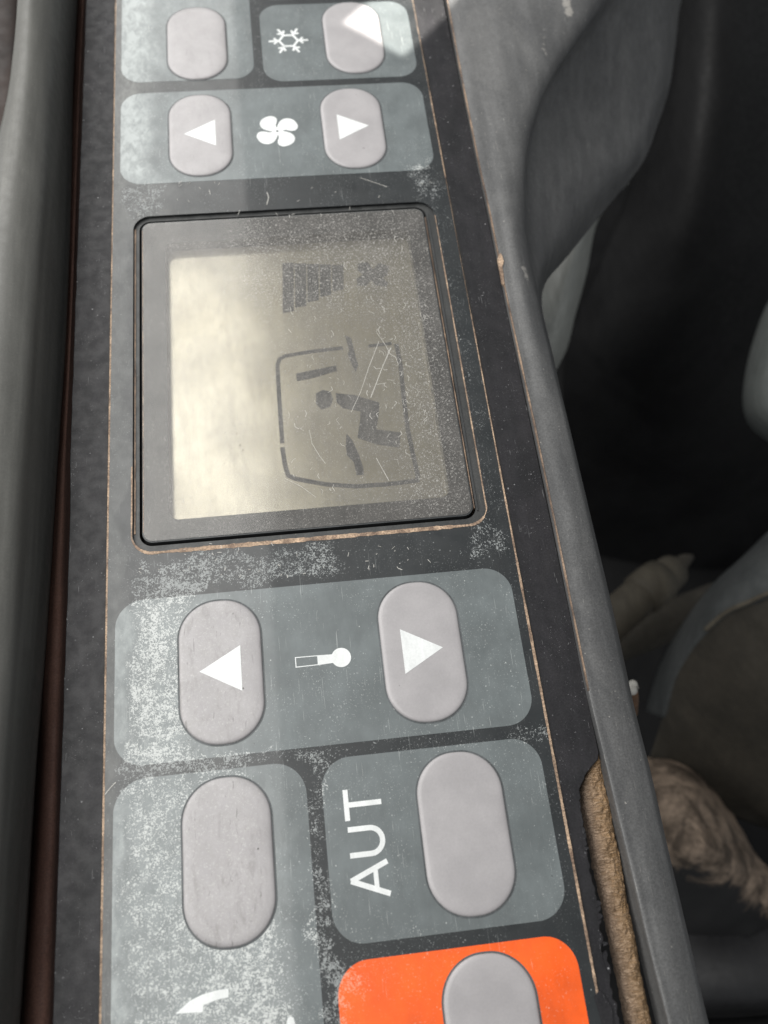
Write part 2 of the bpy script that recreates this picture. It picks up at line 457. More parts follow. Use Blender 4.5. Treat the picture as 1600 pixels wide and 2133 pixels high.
MAT['lens'] = lens_material()
def lcd_material():
    k = NT('cream_lcd_reflector')
    c = k.mix(k.smooth(k.noise(0.05, 3), 0.3, 0.7), (0.78, 0.725, 0.59), (0.86, 0.81, 0.68))
    k.l.new(c, k.b.inputs['Base Color'])
    k.b.inputs['Metallic'].default_value = 0.70
    k.b.inputs['Roughness'].default_value = 0.235
    return k.m
MAT['lcd'] = lcd_material()
MAT['segment'] = plain_worn('faded_lcd_ink', (0.09, 0.095, 0.105), (0.20, 0.20, 0.20), 0.5, 0.5, grain=0.5, streak=0.0)
MAT['lensframe'] = plain_worn('grey_lens_border', (0.040, 0.043, 0.046), (0.060, 0.064, 0.067), 0.45, 0.15, grain=0.12, speck=(0.3, 0.3, 0.3), speck_amt=0.2)
MAT['trim'] = plain_worn('olive_grey_trim', (0.080, 0.080, 0.074), (0.125, 0.124, 0.115), 0.5, 0.03, (1, 0.2, 1), (0, 0, 0.05), grain=0.10, speck=(0.36, 0.35, 0.3), speck_amt=0.14, streak=0.14)
MAT['rail'] = plain_worn('grey_rail_plastic', (0.082, 0.083, 0.085), (0.135, 0.135, 0.135), 0.46, 0.10, (1, 0.40, 1), grain=0.26, speck=(0.42, 0.40, 0.37), speck_amt=0.6, streak=0.10, patches=[(1165, 1198, 0, 36, .9), (1118, 1145, 70, 118, .7), (1088, 1106, 150, 200, .75), (1076, 1096, 190, 246, .8), (1086, 1108, 545, 572, .9), (1316, 1330, 1445, 1560, .7), (1040, 1075, 180, 420, .35), (1376, 1392, 1830, 1880, .7), (1150, 1190, 880, 960, .35), (960, 1060, 20, 150, .3), (1240, 1300, 1300, 1420, .25)])
MAT['rubber'] = plain_worn('brown_rubber_seal', (0.11, 0.055, 0.042), (0.19, 0.10, 0.075), 0.75, 0.1, (1, 0.3, 1), grain=0.3, speck=(0.2, 0.16, 0.11), speck_amt=0.15)
MAT['rust_dark'] = plain_worn('dark_brown_rubber', (0.010, 0.006, 0.005), (0.03, 0.017, 0.013), 0.7, 0.1, grain=0.3)
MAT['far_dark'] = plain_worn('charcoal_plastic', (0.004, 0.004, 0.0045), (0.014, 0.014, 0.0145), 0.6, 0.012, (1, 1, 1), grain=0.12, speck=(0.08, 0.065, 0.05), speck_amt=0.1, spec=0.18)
MAT['pale_cover'] = plain_worn('pale_grey_plastic', (0.40, 0.41, 0.38), (0.46, 0.47, 0.44), 0.5, 0.03, grain=0.05)
MAT['knob'] = plain_worn('mid_grey_plastic', (0.11, 0.12, 0.115), (0.14, 0.15, 0.145), 0.5, 0.03, grain=0.05)
MAT['boot_top'] = plain_worn('slate_grey_rubber', (0.05, 0.055, 0.056), (0.085, 0.09, 0.09), 0.6, 0.03, grain=0.12)
MAT['boot_side'] = plain_worn('brown_grey_rubber', (0.028, 0.025, 0.019), (0.058, 0.050, 0.038), 0.8, 0.03, grain=0.12, speck=(0.14, 0.11, 0.08), speck_amt=0.1)
MAT['hose'] = plain_worn('dusty_tan_hose', (0.065, 0.055, 0.04), (0.12, 0.105, 0.078), 0.7, 0.05, grain=0.15)
MAT['dusty'] = plain_worn('dusty_brown_gaiter', (0.05, 0.038, 0.028), (0.42, 0.32, 0.24), 0.8, 0.075, (1, 1, 1), grain=0.3, speck=(0.42, 0.34, 0.27), speck_amt=0.35, bumpd=0.2, grain_scale=0.8)
MAT['floor'] = plain_worn('slate_floor_panel', (0.020, 0.020, 0.022), (0.040, 0.040, 0.042), 0.55, 0.03, grain=0.12, speck=(0.2, 0.19, 0.18), speck_amt=0.15)
MAT['bead'] = plain_worn('off_white_bead', (0.75, 0.72, 0.66), (0.8, 0.78, 0.72), 0.3, 0.3, grain=0.02)
MAT['rust'] = plain_worn('rusty_stud', (0.12, 0.06, 0.03), (0.2, 0.11, 0.06), 0.7, 0.5, grain=0.2)
def foam_material():
    k = NT('tan_foam')
    a = k.smooth(k.noise(0.35, 5, 0.65), 0.32, 0.68)
    fib = k.smooth(k.noise(1.0, 4, 0.65, 0.8, k.vec((1.1, 3.4, 1.5), (0, 0, -0.55))), 0.3, 0.7)
    side = k.smooth(k.x, 73.5, 77.6)
    c = k.mix(side, (0.15, 0.118, 0.105), (0.44, 0.275, 0.14))
    c = k.mix(k.math('MULTIPLY', fib, 0.6), c, (0.40, 0.30, 0.22))
    c = k.mix(k.math('MULTIPLY', k.math('MULTIPLY', a, k.smooth(fib, 0.7, 0.2)), 0.6), c, (0.10, 0.065, 0.035))
    k.l.new(c, k.b.inputs['Base Color']); k.b.inputs['Roughness'].default_value = 0.95
    k.b.inputs['Specular IOR Level'].default_value = 0.15
    k.bump(k.add(fib, k.noise(3.0, 4)), 0.9, 0.25)
    return k.m
MAT['foam'] = foam_material()

# ------------------------------------------------------------------ setting: what can be seen beyond the panel
def quad_sheet(name, px, z, mat, thick=4, nseg=10, fn=None):
    """px: four photo corners (tl, tr, br, bl) each with its own height"""
    c = [P(a, b, zz) for (a, b, zz) in px]
    rows = []
    for j in range(4):
        t = j / 3
        L = c[0].lerp(c[3], t); R_ = c[1].lerp(c[2], t)
        rows.append([L.lerp(R_, i / 3) for i in range(4)])
    me = loft(name, rows, nseg, nseg, fn)
    o = link(name, me, mat); solid(o, thick)
    return o
# dark cab floor far below everything
fl = quad_sheet('ground', [(-900, -900, -420), (2600, -900, -420), (2600, 3200, -420), (-900, 3200, -420)], 0, MAT['far_dark'])
fl['kind'] = 'structure'

DEEP = 2.1
def PB(px, py, z): return P(px, py, z * DEEP)
def tubeb(name, pts, rad, n=20):
    k = 1.4
    return tube(name, pts, [q * k for q in rad] if isinstance(rad, (list, tuple)) else rad * k, n)

# large dark console side, upper right: a rounded upright panel
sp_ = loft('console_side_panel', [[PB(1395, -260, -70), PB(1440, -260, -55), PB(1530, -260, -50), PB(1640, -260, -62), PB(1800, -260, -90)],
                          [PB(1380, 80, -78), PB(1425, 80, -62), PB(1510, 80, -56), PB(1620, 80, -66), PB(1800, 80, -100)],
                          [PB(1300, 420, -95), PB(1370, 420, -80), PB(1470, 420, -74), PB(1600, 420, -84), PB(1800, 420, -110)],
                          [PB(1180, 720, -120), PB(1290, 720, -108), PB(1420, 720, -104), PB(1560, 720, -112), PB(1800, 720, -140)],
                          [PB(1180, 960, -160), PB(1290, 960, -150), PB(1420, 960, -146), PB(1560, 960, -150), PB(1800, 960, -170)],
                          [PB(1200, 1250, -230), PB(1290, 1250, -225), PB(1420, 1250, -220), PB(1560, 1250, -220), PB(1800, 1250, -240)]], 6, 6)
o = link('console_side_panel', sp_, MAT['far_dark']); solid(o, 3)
tag(o, 'blurred charcoal side panel filling the dark upper right background', 'console')

# pale wedge between the rail and the dark side panel
pc = loft('pale_cover', [[PB(1262, 380, -34), PB(1290, 380, -36), PB(1310, 380, -52)],
                         [PB(1185, 440, -34), PB(1232, 445, -32), PB(1248, 455, -46)],
                         [PB(1120, 545, -34), PB(1192, 560, -31), PB(1222, 572, -44)],
                         [PB(1085, 640, -36), PB(1170, 650, -32), PB(1198, 660, -46)],
                         [PB(1085, 720, -38), PB(1150, 725, -36), PB(1180, 730, -48)],
                         [PB(1085, 790, -42), PB(1118, 795, -42), PB(1142, 800, -52)]], 6, 6)
o = link('cover_panel', pc, MAT['pale_cover']); solid(o, 2.5)
tag(o, 'pale grey smooth cover wedge showing between the rail and dark background', 'cover')

# rounded grey knob at the right edge
kn_rows = []
cpts = [(1618, 600), (1590, 650), (1563, 730), (1549, 800), (1548, 850), (1560, 885), (1588, 912), (1620, 925)]
ctr = (1680, 770)
for (s_, z) in ((1.0, -62), (0.985, -53), (0.90, -45), (0.7, -40), (0.35, -37), (0.02, -36)):
    row = []
    full = cpts + [(1700, 935), (1800, 900), (1850, 800), (1820, 660), (1740, 590), (1660, 575)]
    for (a, b) in full + [full[0]]:
        row.append(PB(ctr[0] + (a - ctr[0]) * s_, ctr[1] + (b - ctr[1]) * s_, z))
    kn_rows.append(row)
o = link('rounded_handle', loft('rounded_handle', kn_rows, 5, 4), MAT['knob']); solid(o, 1.5)
tag(o, 'smooth rounded grey handle cut off by the right edge of the photo', 'handle')

# hose with its collar under the console
hose = thing('hydraulic_hose', 'dusty tan hose with a wider fitting in the dark gap beside the rail', 'hose')
def Q(px, py, z): return PB(px, py, z)
link('hose_body', tubeb('hose_body', [Q(1225, 1345, -78), Q(1262, 1305, -76), Q(1300, 1270, -75), Q(1335, 1240, -75), Q(1372, 1212, -76), Q(1400, 1190, -78)], [5.2, 5.2, 5.1, 5.1, 5.0, 4.6]), MAT['hose'], hose)
link('fitting', tubeb('fitting', [Q(1332, 1243, -75), Q(1334, 1241, -75), Q(1352, 1226, -75), Q(1376, 1207, -76), Q(1379, 1204, -76)], [5.1, 5.7, 5.8, 5.7, 5.0], 12), MAT['hose'], hose)
link('hose_end', tubeb('hose_end', [Q(1378, 1205, -76), Q(1400, 1192, -77), Q(1425, 1168, -79), Q(1440, 1160, -80)], [3.4, 3.2, 1.9, 0.9]), MAT['boot_side'], hose)
o = link('bracket', tubeb('bracket', [Q(1270, 1352, -92), Q(1340, 1318, -90), Q(1410, 1285, -90), Q(1500, 1240, -95)], [4.5, 5.5, 5.5, 4.5], 8), MAT['boot_side'])
tag(o, 'dark brown bar in the gap under the tan hose', 'bracket')

# lever boot: slate top flank, stitched ridge and brown side
boot = thing('lever_boot', 'large slate and brown rubber lever boot with a pale worn ridge at lower right', 'boot')
top_rows = [[PB(1650, 1060, -58), PB(1690, 1110, -52), PB(1720, 1200, -50)],
            [PB(1598, 1108, -60), PB(1610, 1160, -52), PB(1612, 1232, -49)],
            [PB(1545, 1160, -63), PB(1545, 1205, -54), PB(1560, 1254, -51)],
            [PB(1495, 1205, -66), PB(1495, 1245, -57), PB(1512, 1276, -54)],
            [PB(1450, 1258, -70), PB(1455, 1290, -62), PB(1470, 1312, -58)],
            [PB(1405, 1325, -76), PB(1415, 1350, -68), PB(1430, 1362, -64)],
            [PB(1370, 1395, -82), PB(1385, 1415, -74), PB(1400, 1420, -70)],
            [PB(1345, 1480, -88), PB(1365, 1490, -80), PB(1380, 1495, -76)]]
o = link('boot_flank', loft('boot_flank', top_rows, 6, 6), MAT['boot_top'], boot); solid(o, 2)
side_px = [(1612, 1232, 1950, 1420), (1560, 1254, 1900, 1500), (1512, 1276, 1850, 1560), (1470, 1312, 1780, 1620), (1430, 1362, 1720, 1660), (1400, 1420, 1660, 1690), (1380, 1495, 1600, 1710)]
side_rows = []
for (ax, ay, bx, by), zr in zip(side_px, (-49, -51, -54, -58, -64, -70, -76)):
    side_rows.append([PB(ax + (bx - ax) * t, ay + (by - ay) * t, zr - 0.3 + dz) for t, dz in ((0, 0), (0.3, -0.6), (0.65, -3), (1, -9))])
side_rows.append([PB(1340, 1620, -86), PB(1420, 1660, -86), PB(1520, 1700, -88), PB(1640, 1740, -92)])
o = link('boot_side', loft('boot_side', side_rows, 8, 6), MAT['boot_side'], boot); solid(o, 2)
link('ridge', tubeb('ridge', resample([r[2] + Vector((0, 0, 0.1)) for r in top_rows[:5]], 6), 0.55, 8), MAT['hose'], boot)

# dusty crumpled gaiter and the floor panel under it
def dusty_material():
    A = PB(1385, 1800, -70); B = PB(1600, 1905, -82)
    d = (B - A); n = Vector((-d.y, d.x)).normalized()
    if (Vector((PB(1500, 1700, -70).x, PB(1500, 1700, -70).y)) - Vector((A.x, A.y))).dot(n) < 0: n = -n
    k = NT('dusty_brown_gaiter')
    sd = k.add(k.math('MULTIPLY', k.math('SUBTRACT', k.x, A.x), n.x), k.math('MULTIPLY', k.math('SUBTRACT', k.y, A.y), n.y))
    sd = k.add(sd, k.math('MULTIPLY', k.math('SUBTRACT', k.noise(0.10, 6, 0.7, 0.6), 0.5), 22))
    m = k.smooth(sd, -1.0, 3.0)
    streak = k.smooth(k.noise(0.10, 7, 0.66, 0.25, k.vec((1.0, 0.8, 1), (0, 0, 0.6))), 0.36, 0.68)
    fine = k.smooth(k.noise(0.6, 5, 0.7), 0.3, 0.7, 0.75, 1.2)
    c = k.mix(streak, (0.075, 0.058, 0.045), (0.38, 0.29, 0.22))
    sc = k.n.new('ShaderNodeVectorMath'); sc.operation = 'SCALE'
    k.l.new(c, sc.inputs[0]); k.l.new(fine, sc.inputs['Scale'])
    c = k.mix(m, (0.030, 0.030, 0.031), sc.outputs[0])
    k.l.new(c, k.b.inputs['Base Color']); k.b.inputs['Roughness'].default_value = 0.75
    k.b.inputs['Specular IOR Level'].default_value = 0.25
    k.bump(k.noise(0.5, 5, 0.7), 0.5, 0.4)
    return k.m
def crumple(p, u, v):
    n = noise.noise(Vector((p.x, p.y, 0)) * 0.06) * 3.5 + noise.noise(Vector((p.x, p.y, 3)) * 0.17) * 1.8 + noise.noise(Vector((p.x, p.y, 5)) * 0.45) * 0.6
    return p + Vector((0, 0, n))
ga = [[PB(1285, 1560, -84), PB(1350, 1578, -80), PB(1410, 1582, -82), PB(1452, 1592, -92)],
      [PB(1290, 1640, -78), PB(1372, 1640, -70), PB(1446, 1636, -70), PB(1492, 1640, -88)],
      [PB(1310, 1730, -76), PB(1395, 1720, -66), PB(1480, 1715, -66), PB(1540, 1722, -86)],
      [PB(1330, 1800, -78), PB(1420, 1790, -66), PB(1510, 1785, -66), PB(1590, 1795, -84)],
      [PB(1345, 1880, -84), PB(1440, 1870, -78), PB(1540, 1870, -76), PB(1680, 1860, -84)],
      [PB(1355, 1960, -92), PB(1450, 1960, -88), PB(1560, 1960, -86), PB(1720, 1950, -92)]]
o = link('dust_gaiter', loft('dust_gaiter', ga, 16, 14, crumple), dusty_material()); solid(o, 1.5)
tag(o, 'crumpled dusty brown gaiter spreading out beyond the rail at lower right', 'gaiter')
fp = loft('floor_panel', [[PB(1330, 1760, -100), PB(1480, 1800, -98), PB(1800, 1840, -98)],
                          [PB(1350, 1900, -92), PB(1500, 1900, -88), PB(1800, 1900, -86)],
                          [PB(1380, 2010, -88), PB(1530, 2010, -83), PB(1800, 1990, -82)],
                          [PB(1400, 2085, -88), PB(1540, 2088, -84), PB(1800, 2066, -82)],
                          [PB(1400, 2120, -94), PB(1550, 2112, -92), PB(1800, 2090, -90)]], 6, 6)
o = link('floor_panel', fp, MAT['floor']); solid(o, 3)
tag(o, 'smooth slate grey panel below the dusty gaiter at bottom right', 'panel')
lp = loft('lower', [[PB(1400, 2122, -96), PB(1560, 2116, -96), PB(1800, 2094, -96)], [PB(1400, 2240, -84), PB(1560, 2240, -84), PB(1800, 2240, -84)]], 4, 4)
o = link('step_panel', lp, MAT['floor']); solid(o, 3)
tag(o, 'sliver of grey panel below the dark seam in the bottom right corner', 'panel')

st = thing('stud', 'tiny off-white bead on a rusty stud just outside the rail', 'stud')
link('bead', tubeb('bead', [PB(1318, 1424, -26), PB(1318, 1426, -25), PB(1318, 1432, -24.4), PB(1318, 1438, -25), PB(1318, 1441, -26)], [0.25, 0.8, 1.05, 0.8, 0.2], 14), MAT['bead'], st)
link('stem', tubeb('stem', [PB(1318, 1436, -26), PB(1320, 1456, -28), PB(1320, 1486, -34)], [0.8, 0.85, 0.7], 12), MAT['rust'], st)

# ------------------------------------------------------------------ left trim with its seal
def trimfn(p, u, v):
    n = noise.noise(Vector((p.x * 0.05, p.y * 0.03, 0))) * 0.35
    e = noise.noise(Vector((p.y * 0.55, 3, 0))) * 0.25 * max(0, u - 0.8) * 5
    return p + Vector((e, 0, n))
L = [(-120, (34, 70, 112, 136, 152, 166, 172)), (0, (36, 62, 104, 130, 148, 160, 164)), (130, (24, 55, 98, 122, 141, 153, 157)), (230, (8, 45, 92, 116, 135, 149, 153)),
     (420, (-40, 20, 78, 104, 126, 146, 150)), (700, (-120, -20, 55, 86, 112, 136, 140)), (1000, (-190, -60, 30, 66, 95, 116, 121)),
     (1300, (-260, -100, 8, 48, 76, 97, 102)), (1600, (-320, -140, -16, 26, 52, 74, 79)), (1900, (-380, -180, -45, 5, 30, 55, 60)), (2260, (-440, -220, -80, -25, 5, 30, 35))]
rows = []
for y, xs in L:
    zs = (14, 15.0, 12.5, 8.5, 3.0, -4.0, -11)
    rows.append([P(x, y, z) for x, z in zip(xs, zs)])
o = link('dashboard_trim', loft('dashboard_trim', rows, 6, 8, trimfn), MAT['trim']); solid(o, 2)
tag(o, 'long smooth olive-grey rounded trim along the left of the control panel', 'trim')
de = loft('door_edge', [[P(-260, y, -22), P(-80, y, -16), P(20, y, -14), P(60, y, -20), P(90, y, -30)] for y in (-200, 0, 150, 300, 500, 800)], 4, 4)
o = link('door_edge', de, MAT['rust_dark']); solid(o, 2)
tag(o, 'dark reddish-brown edge past the trim in the top left corner', 'door edge')
sl = []
for y, a, b in [(-120, 166, 190), (0, 163, 184), (230, 152, 174), (500, 143, 165), (750, 132, 156), (1000, 116, 146), (1300, 96, 140), (1600, 88, 130), (1900, 70, 120), (2260, 44, 106)]:
    sl.append([P(a - 12, y, -9), P(a, y, -6.5), P((a + b) / 2, y, -5.6), P(b - 8, y, -6.6), P(b + 3, y, -10)])
o = link('rubber_seal', loft('rubber_seal', sl, 5, 6), MAT['rubber']); solid(o, 1)
tag(o, 'narrow dark brown rubber seal in the gap left of the panel', 'seal')

# ------------------------------------------------------------------ right rail
def railfn(p, u, v):
    n = noise.noise(Vector((p.x * 0.11, p.y * 0.09, 1))) * 0.25
    return p + Vector((0, 0, n * min(1, u * 8)))
# y : lip, then the profile outward (x, z)
RR = [(-140, [(899, 0.9), (960, 2.2), (1120, 3.0), (1320, 2.0), (1390, -10), (1440, -26), (1465, -44)]),
      (0,    [(930, 0.9), (975, 2.0), (1090, 3.0), (1240, 1.0), (1290, -10), (1390, -28), (1420, -44)]),
      (90,   [(947, 0.9), (985, 1.8), (1070, 2.6), (1188, 0.6), (1222, -10), (1375, -30), (1408, -46)]),
      (180,  [(964, 0.9), (995, 1.7), (1060, 2.2), (1136, 0.2), (1168, -10), (1360, -32), (1395, -46)]),
      (260,  [(980, 0.9), (1008, 1.6), (1056, 2.0), (1108, -0.2), (1138, -10), (1330, -31), (1370, -44)]),
      (340,  [(996, 0.9), (1020, 1.5), (1058, 1.8), (1092, -0.6), (1122, -9), (1290, -28), (1338, -42)]),
      (440,  [(1018, 0.9), (1038, 1.4), (1066, 1.6), (1090, -0.8), (1112, -7.5), (1205, -22), (1258, -36)]),
      (530,  [(1036, 0.9), (1053, 1.3), (1077, 1.5), (1098, -0.8), (1112, -5.5), (1150, -14), (1186, -30)]),
      (610,  [(1052, 0.9), (1068, 1.3), (1092, 1.4), (1112, -0.4), (1120, -3), (1126, -8), (1130, -24)]),
      (750,  [(1082, 0.9), (1098, 1.2), (1122, 1.2), (1142, 0.0), (1150, -1.6), (1154, -7), (1150, -24)]),
      (960,  [(1127, 0.9), (1143, 1.2), (1168, 1.1), (1190, 0.0), (1199, -1.6), (1203, -7), (1198, -24)]),
      (1250, [(1186, 0.9), (1202, 1.2), (1230, 1.1), (1256, 0.0), (1267, -1.6), (1272, -7), (1266, -24)]),
      (1440, [(1224, 0.9), (1242, 1.2), (1272, 1.1), (1298, 0.0), (1309, -1.6), (1314, -7), (1307, -24)]),
      (1600, [(1262, 0.9), (1280, 1.2), (1310, 1.1), (1338, 0.0), (1349, -1.6), (1354, -7), (1345, -24)]),
      (1790, [(1308, 0.9), (1326, 1.2), (1354, 1.1), (1380, 0.0), (1392, -1.6), (1397, -7), (1387, -24)]),
      (1950, [(1346, 0.9), (1364, 1.2), (1392, 1.1), (1418, 0.0), (1429, -1.6), (1434, -7), (1424, -24)]),
      (2140, [(1393, 0.9), (1411, 1.2), (1438, 1.1), (1462, 0.0), (1473, -1.6), (1478, -7), (1466, -24)]),
      (2300, [(1432, 0.9), (1450, 1.2), (1478, 1.1), (1502, 0.0), (1514, -1.6), (1519, -7), (1506, -24)])]
rows = []
for y, pr in RR:
    lip = P(pr[0][0], y, 0.9)
    base = P(pr[0][0] - 1, y, -4.0)
    rows.append([Vector((lip.x - 0.05, lip.y, -4.5)), Vector((lip.x - 0.03, lip.y, -1.0)), lip, Vector((lip.x + 0.35, lip.y, 1.25))] + [P(a, y, z) for a, z in pr[1:]])
rail = thing('rail_trim', 'worn grey plastic rail flaring wider at the top, right of the control panel', 'trim')
o = link('rail_body', loft('rail_body', rows, 5, 7, railfn), MAT['rail'], rail)
# faded brown line along the lip, and a torn tan flake stuck to it
lipline = [P(x, y, 1.0) for y, x in [(-120, 905), (0, 930), (90, 947), (180, 964), (260, 980), (340, 996), (440, 1018), (530, 1036), (610, 1052), (750, 1082), (860, 1106), (960, 1127), (1100, 1156), (1250, 1186), (1440, 1224)]]
ll = resample(lipline, 6)
link('lip_line', strokes_mesh('lip_line', [([(q.x + 0.12, -q.y) for q in ll], [0.24 + 0.12 * noise.noise(Vector((q.y * 0.2, 0, 0))) for q in ll], False)], 1.0, 1.42), MAT['copper_line'], rail)
def flake(name, pts, z, mat, parent, h=0.25):
    return link(name, polys_mesh(name, [[(q.x, -q.y) for q in (P(a, b, z) for a, b in pts)]], z - 0.3, z + h), mat, parent)
flake('tan_flake', [(1036, 540), (1042, 528), (1046, 534), (1049, 546), (1046, 558), (1049, 575), (1050, 596), (1045, 590), (1041, 566)], 1.3, MAT['adhesive'], rail)

# ------------------------------------------------------------------ foam strip under the torn edge
def foamfn(p, u, v):
    n = noise.noise(p * 1.1) * 0.26 + noise.noise(p * 2.6) * 0.18 + noise.noise(p * 5.0) * 0.10 + noise.noise(p * 0.3) * 0.3
    return p + Vector((n * 0.3, 0, n))
fr_ = []
for v_, a, b in [(150.5, 77.0, 78.3), (153.0, 76.4, 78.3), (155.0, 75.2, 78.4), (157.0, 74.3, 78.4), (160, 74.1, 78.5), (165.3, 74.3, 78.4), (172, 74.4, 78.2), (178, 74.5, 78.1), (185, 74.6, 78.0), (192, 74.6, 77.9), (202, 74.7, 77.8)]:
    c = (a + b) / 2; w = (b - a) / 2
    fr_.append([Vector((c - w * k1, -v_, z)) for k1, z in ((1.0, -4.5), (1.0, -2.6), (0.80, -1.5), (0.35, -1.05), (-0.2, -0.95), (-0.7, -1.5), (-1.0, -2.6), (-1.02, -4.5))])
o = link('foam_strip', loft('foam_strip', fr_, 8, 22, foamfn), MAT['foam'])
tag(o, 'fuzzy tan foam strip exposed beside the torn lower right edge of the panel', 'foam')

# ------------------------------------------------------------------ the control panel
panel = thing('climate_control_panel', 'worn black climate control panel with grey keys and a cream display window', 'control panel')
def body_outline():
    pts = []
    v = -70.0
    while v <= 215:
        pts.append((-7.0 + 0.10 * noise.noise(Vector((v * 0.2, 9, 0))) + 0.05 * noise.noise(Vector((v * 2.1, 2, 0))) + 0.35 * min(1, max(0, (v - 90) / 12)), v)); v += 0.7
    torn = [(73.4, 215), (73.0, 200), (72.8, 189.5), (72.6, 186.0), (72.4, 184), (72.9, 182.5), (72.2, 180.9), (72.0, 180.0), (72.6, 178.8), (72.6, 177.0), (72.9, 174.8), (72.8, 171.6), (72.7, 168.1), (73.0, 164.7),
            (73.1, 162.1), (73.2, 158.6), (73.6, 157.0), (75.1, 155.0), (76.6, 153.8), (77.7, 152.6)]
    for (a, b), (c, d) in zip(torn, torn[1:]):
        n = max(2, int(abs(b - d) / 0.35))
        for k in range(n):
            t = k / n; uu = a + (c - a) * t; vv = b + (d - b) * t
            pts.append((uu + 0.40 * noise.noise(Vector((vv * 0.9, 5, 0))) + 0.20 * noise.noise(Vector((vv * 4.0, 7, 0))), vv))
    pts += [(77.75, 152.0), (77.7, 100), (77.65, 60), (77.75, 0), (77.75, -70)]
    return pts
WIN = rrect(4.0, 66.6, 36.0, 110.9, 3.6, 12)
o = link('housing', plate_mesh('housing', body_outline(), [WIN], -3.0, 0.0), MAT['body'], panel)
bv = o.modifiers.new('edge', 'BEVEL'); bv.width = 0.12 * S; bv.segments = 2; bv.limit_method = 'ANGLE'; bv.angle_limit = 1.0
# torn flap fragments along the edge
for pts in ([(1236, 2075), (1250, 2062), (1262, 2080), (1274, 2098), (1277, 2140), (1286, 2190), (1262, 2190), (1250, 2120)],
            [(1255, 1986), (1262, 1980), (1265, 1988), (1263, 2000), (1270, 2012), (1272, 2028), (1264, 2022), (1258, 2004)]):
    flake('torn_flap', pts, 0.15, MAT['body'], panel, 0.2)
rt = random.Random(11)
for k in range(9):
    v0 = rt.uniform(160, 190); u0 = 72.75 + rt.uniform(-0.1, 0.15); l = rt.uniform(0.5, 1.6); w = rt.uniform(0.25, 0.7)
    link('torn_flap', polys_mesh('torn_flap', [[(u0 - 0.4, v0), (u0 + w * .6, v0 + l * .2), (u0 + w, v0 + l * .5), (u0 + w * .5, v0 + l * .75), (u0 - 0.4, v0 + l)]], -0.5, 0.03 + 0.02 * k), MAT['body'], panel)
# the recess floor under the window
link('recess_floor', plate_mesh('recess_floor', rrect(3, 67.6, 35, 111.9, 4, 6), [rrect(5.25, 64.72, 37.05, 109.45, 2.3, 10)], -2.4, -0.35), MAT['moat'], panel)
link('gap_floor', plate_mesh('gap_floor', rrect(3.2, 67.4, 35.2, 111.7, 4, 6), [], -5.5, -3.7), MAT['dark'], panel)

# printed cover sheet
HOLE = rrect(4.15, 66.45, 36.15, 110.75, 3.5, 12)
sheet_o = [(0, -70), (70.15, -70)] + [(70.15 + 0.07 * noise.noise(Vector((v * 0.3, 1, 0))), v) for v in range(-69, 215, 1)] + [(70.15, 215), (0, 215)]
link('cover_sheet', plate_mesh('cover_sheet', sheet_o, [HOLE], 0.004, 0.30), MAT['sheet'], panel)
ZS = 0.30
def key_tile(u0, u1, v0, v1, mat, label, r=4.6):
    o = link('key_tile', plate_mesh('key_tile', rrect(u0, u1, v0, v1, r, 14), [], ZS - 0.02, ZS + 0.03), mat, panel, label)
    return o
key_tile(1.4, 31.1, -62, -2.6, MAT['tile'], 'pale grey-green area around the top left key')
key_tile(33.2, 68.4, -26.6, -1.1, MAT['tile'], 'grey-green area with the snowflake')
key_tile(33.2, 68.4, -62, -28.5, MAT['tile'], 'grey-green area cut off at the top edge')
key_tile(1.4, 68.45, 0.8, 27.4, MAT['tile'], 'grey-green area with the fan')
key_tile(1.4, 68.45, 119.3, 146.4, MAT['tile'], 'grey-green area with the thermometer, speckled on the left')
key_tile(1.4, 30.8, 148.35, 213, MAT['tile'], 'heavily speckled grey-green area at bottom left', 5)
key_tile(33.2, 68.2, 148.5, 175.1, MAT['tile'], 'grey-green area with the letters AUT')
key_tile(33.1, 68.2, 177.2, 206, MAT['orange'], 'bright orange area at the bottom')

ZT = ZS + 0.03
def key(u, v, arrow=None, label=None):
    w, h = 6.72, 11.9
    fn = lambda d: rrect(u - w, u + w, v - h, v + h, 6.3, 12, d)
    o = link('button', ringed('button', fn, [(0, 0.1), (0.0, ZT + 0.05), (0.10, ZT + 0.20), (0.30, ZT + 0.30), (0.7, ZT + 0.355), (1.5, ZT + 0.38), (3.4, ZT + 0.40), (5.6, ZT + 0.41)]), MAT['button'], panel, label)
    # flat dark ring: key seam with its shadow line put into the colour
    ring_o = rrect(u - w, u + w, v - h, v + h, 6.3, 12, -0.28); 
    ring = plate_mesh('key_seam_shadow', ring_o, [fn(0.05)], ZT - 0.02, ZT + 0.012)
    g = link('key_seam_shadow', ring, MAT['seam_shadow'], o)
    if arrow:
        s = -1 if arrow == 'left' else 1
        tri = [(u - 3.3 * s, v - 3.8), (u + 3.45 * s, v + 0.0), (u - 3.3 * s, v + 3.8)]
        link('arrow', polys_mesh('arrow', [tri], ZT + 0.3, ZT + 0.435), MAT['white'], o)
    return o
MAT['seam_shadow'] = plain_worn('key_seam_shadow_line', (0.055, 0.062, 0.065), (0.10, 0.11, 0.115), 0.5, 0.3, grain=0.2, speck=(0.5, 0.5, 0.5), speck_amt=0.4)
key(18.45, -14.6, None, 'plain grey key at top left')
key(54.6, -14.6, None, 'plain grey key beside the snowflake, partly sunlit')
key(18.45, 14.1, 'left', 'grey key with a white triangle pointing left, beside the fan')
key(51.75, 14.1, 'right', 'grey key with a white triangle pointing right, beside the fan')
key(18.45, 132.65, 'left', 'scuffed grey key with a white triangle pointing left, below the display')
key(51.6, 132.6, 'right', 'clean grey key with a white triangle pointing right, below the display')
key(18.45, 161.5, None, 'scuffed plain grey key at lower left')
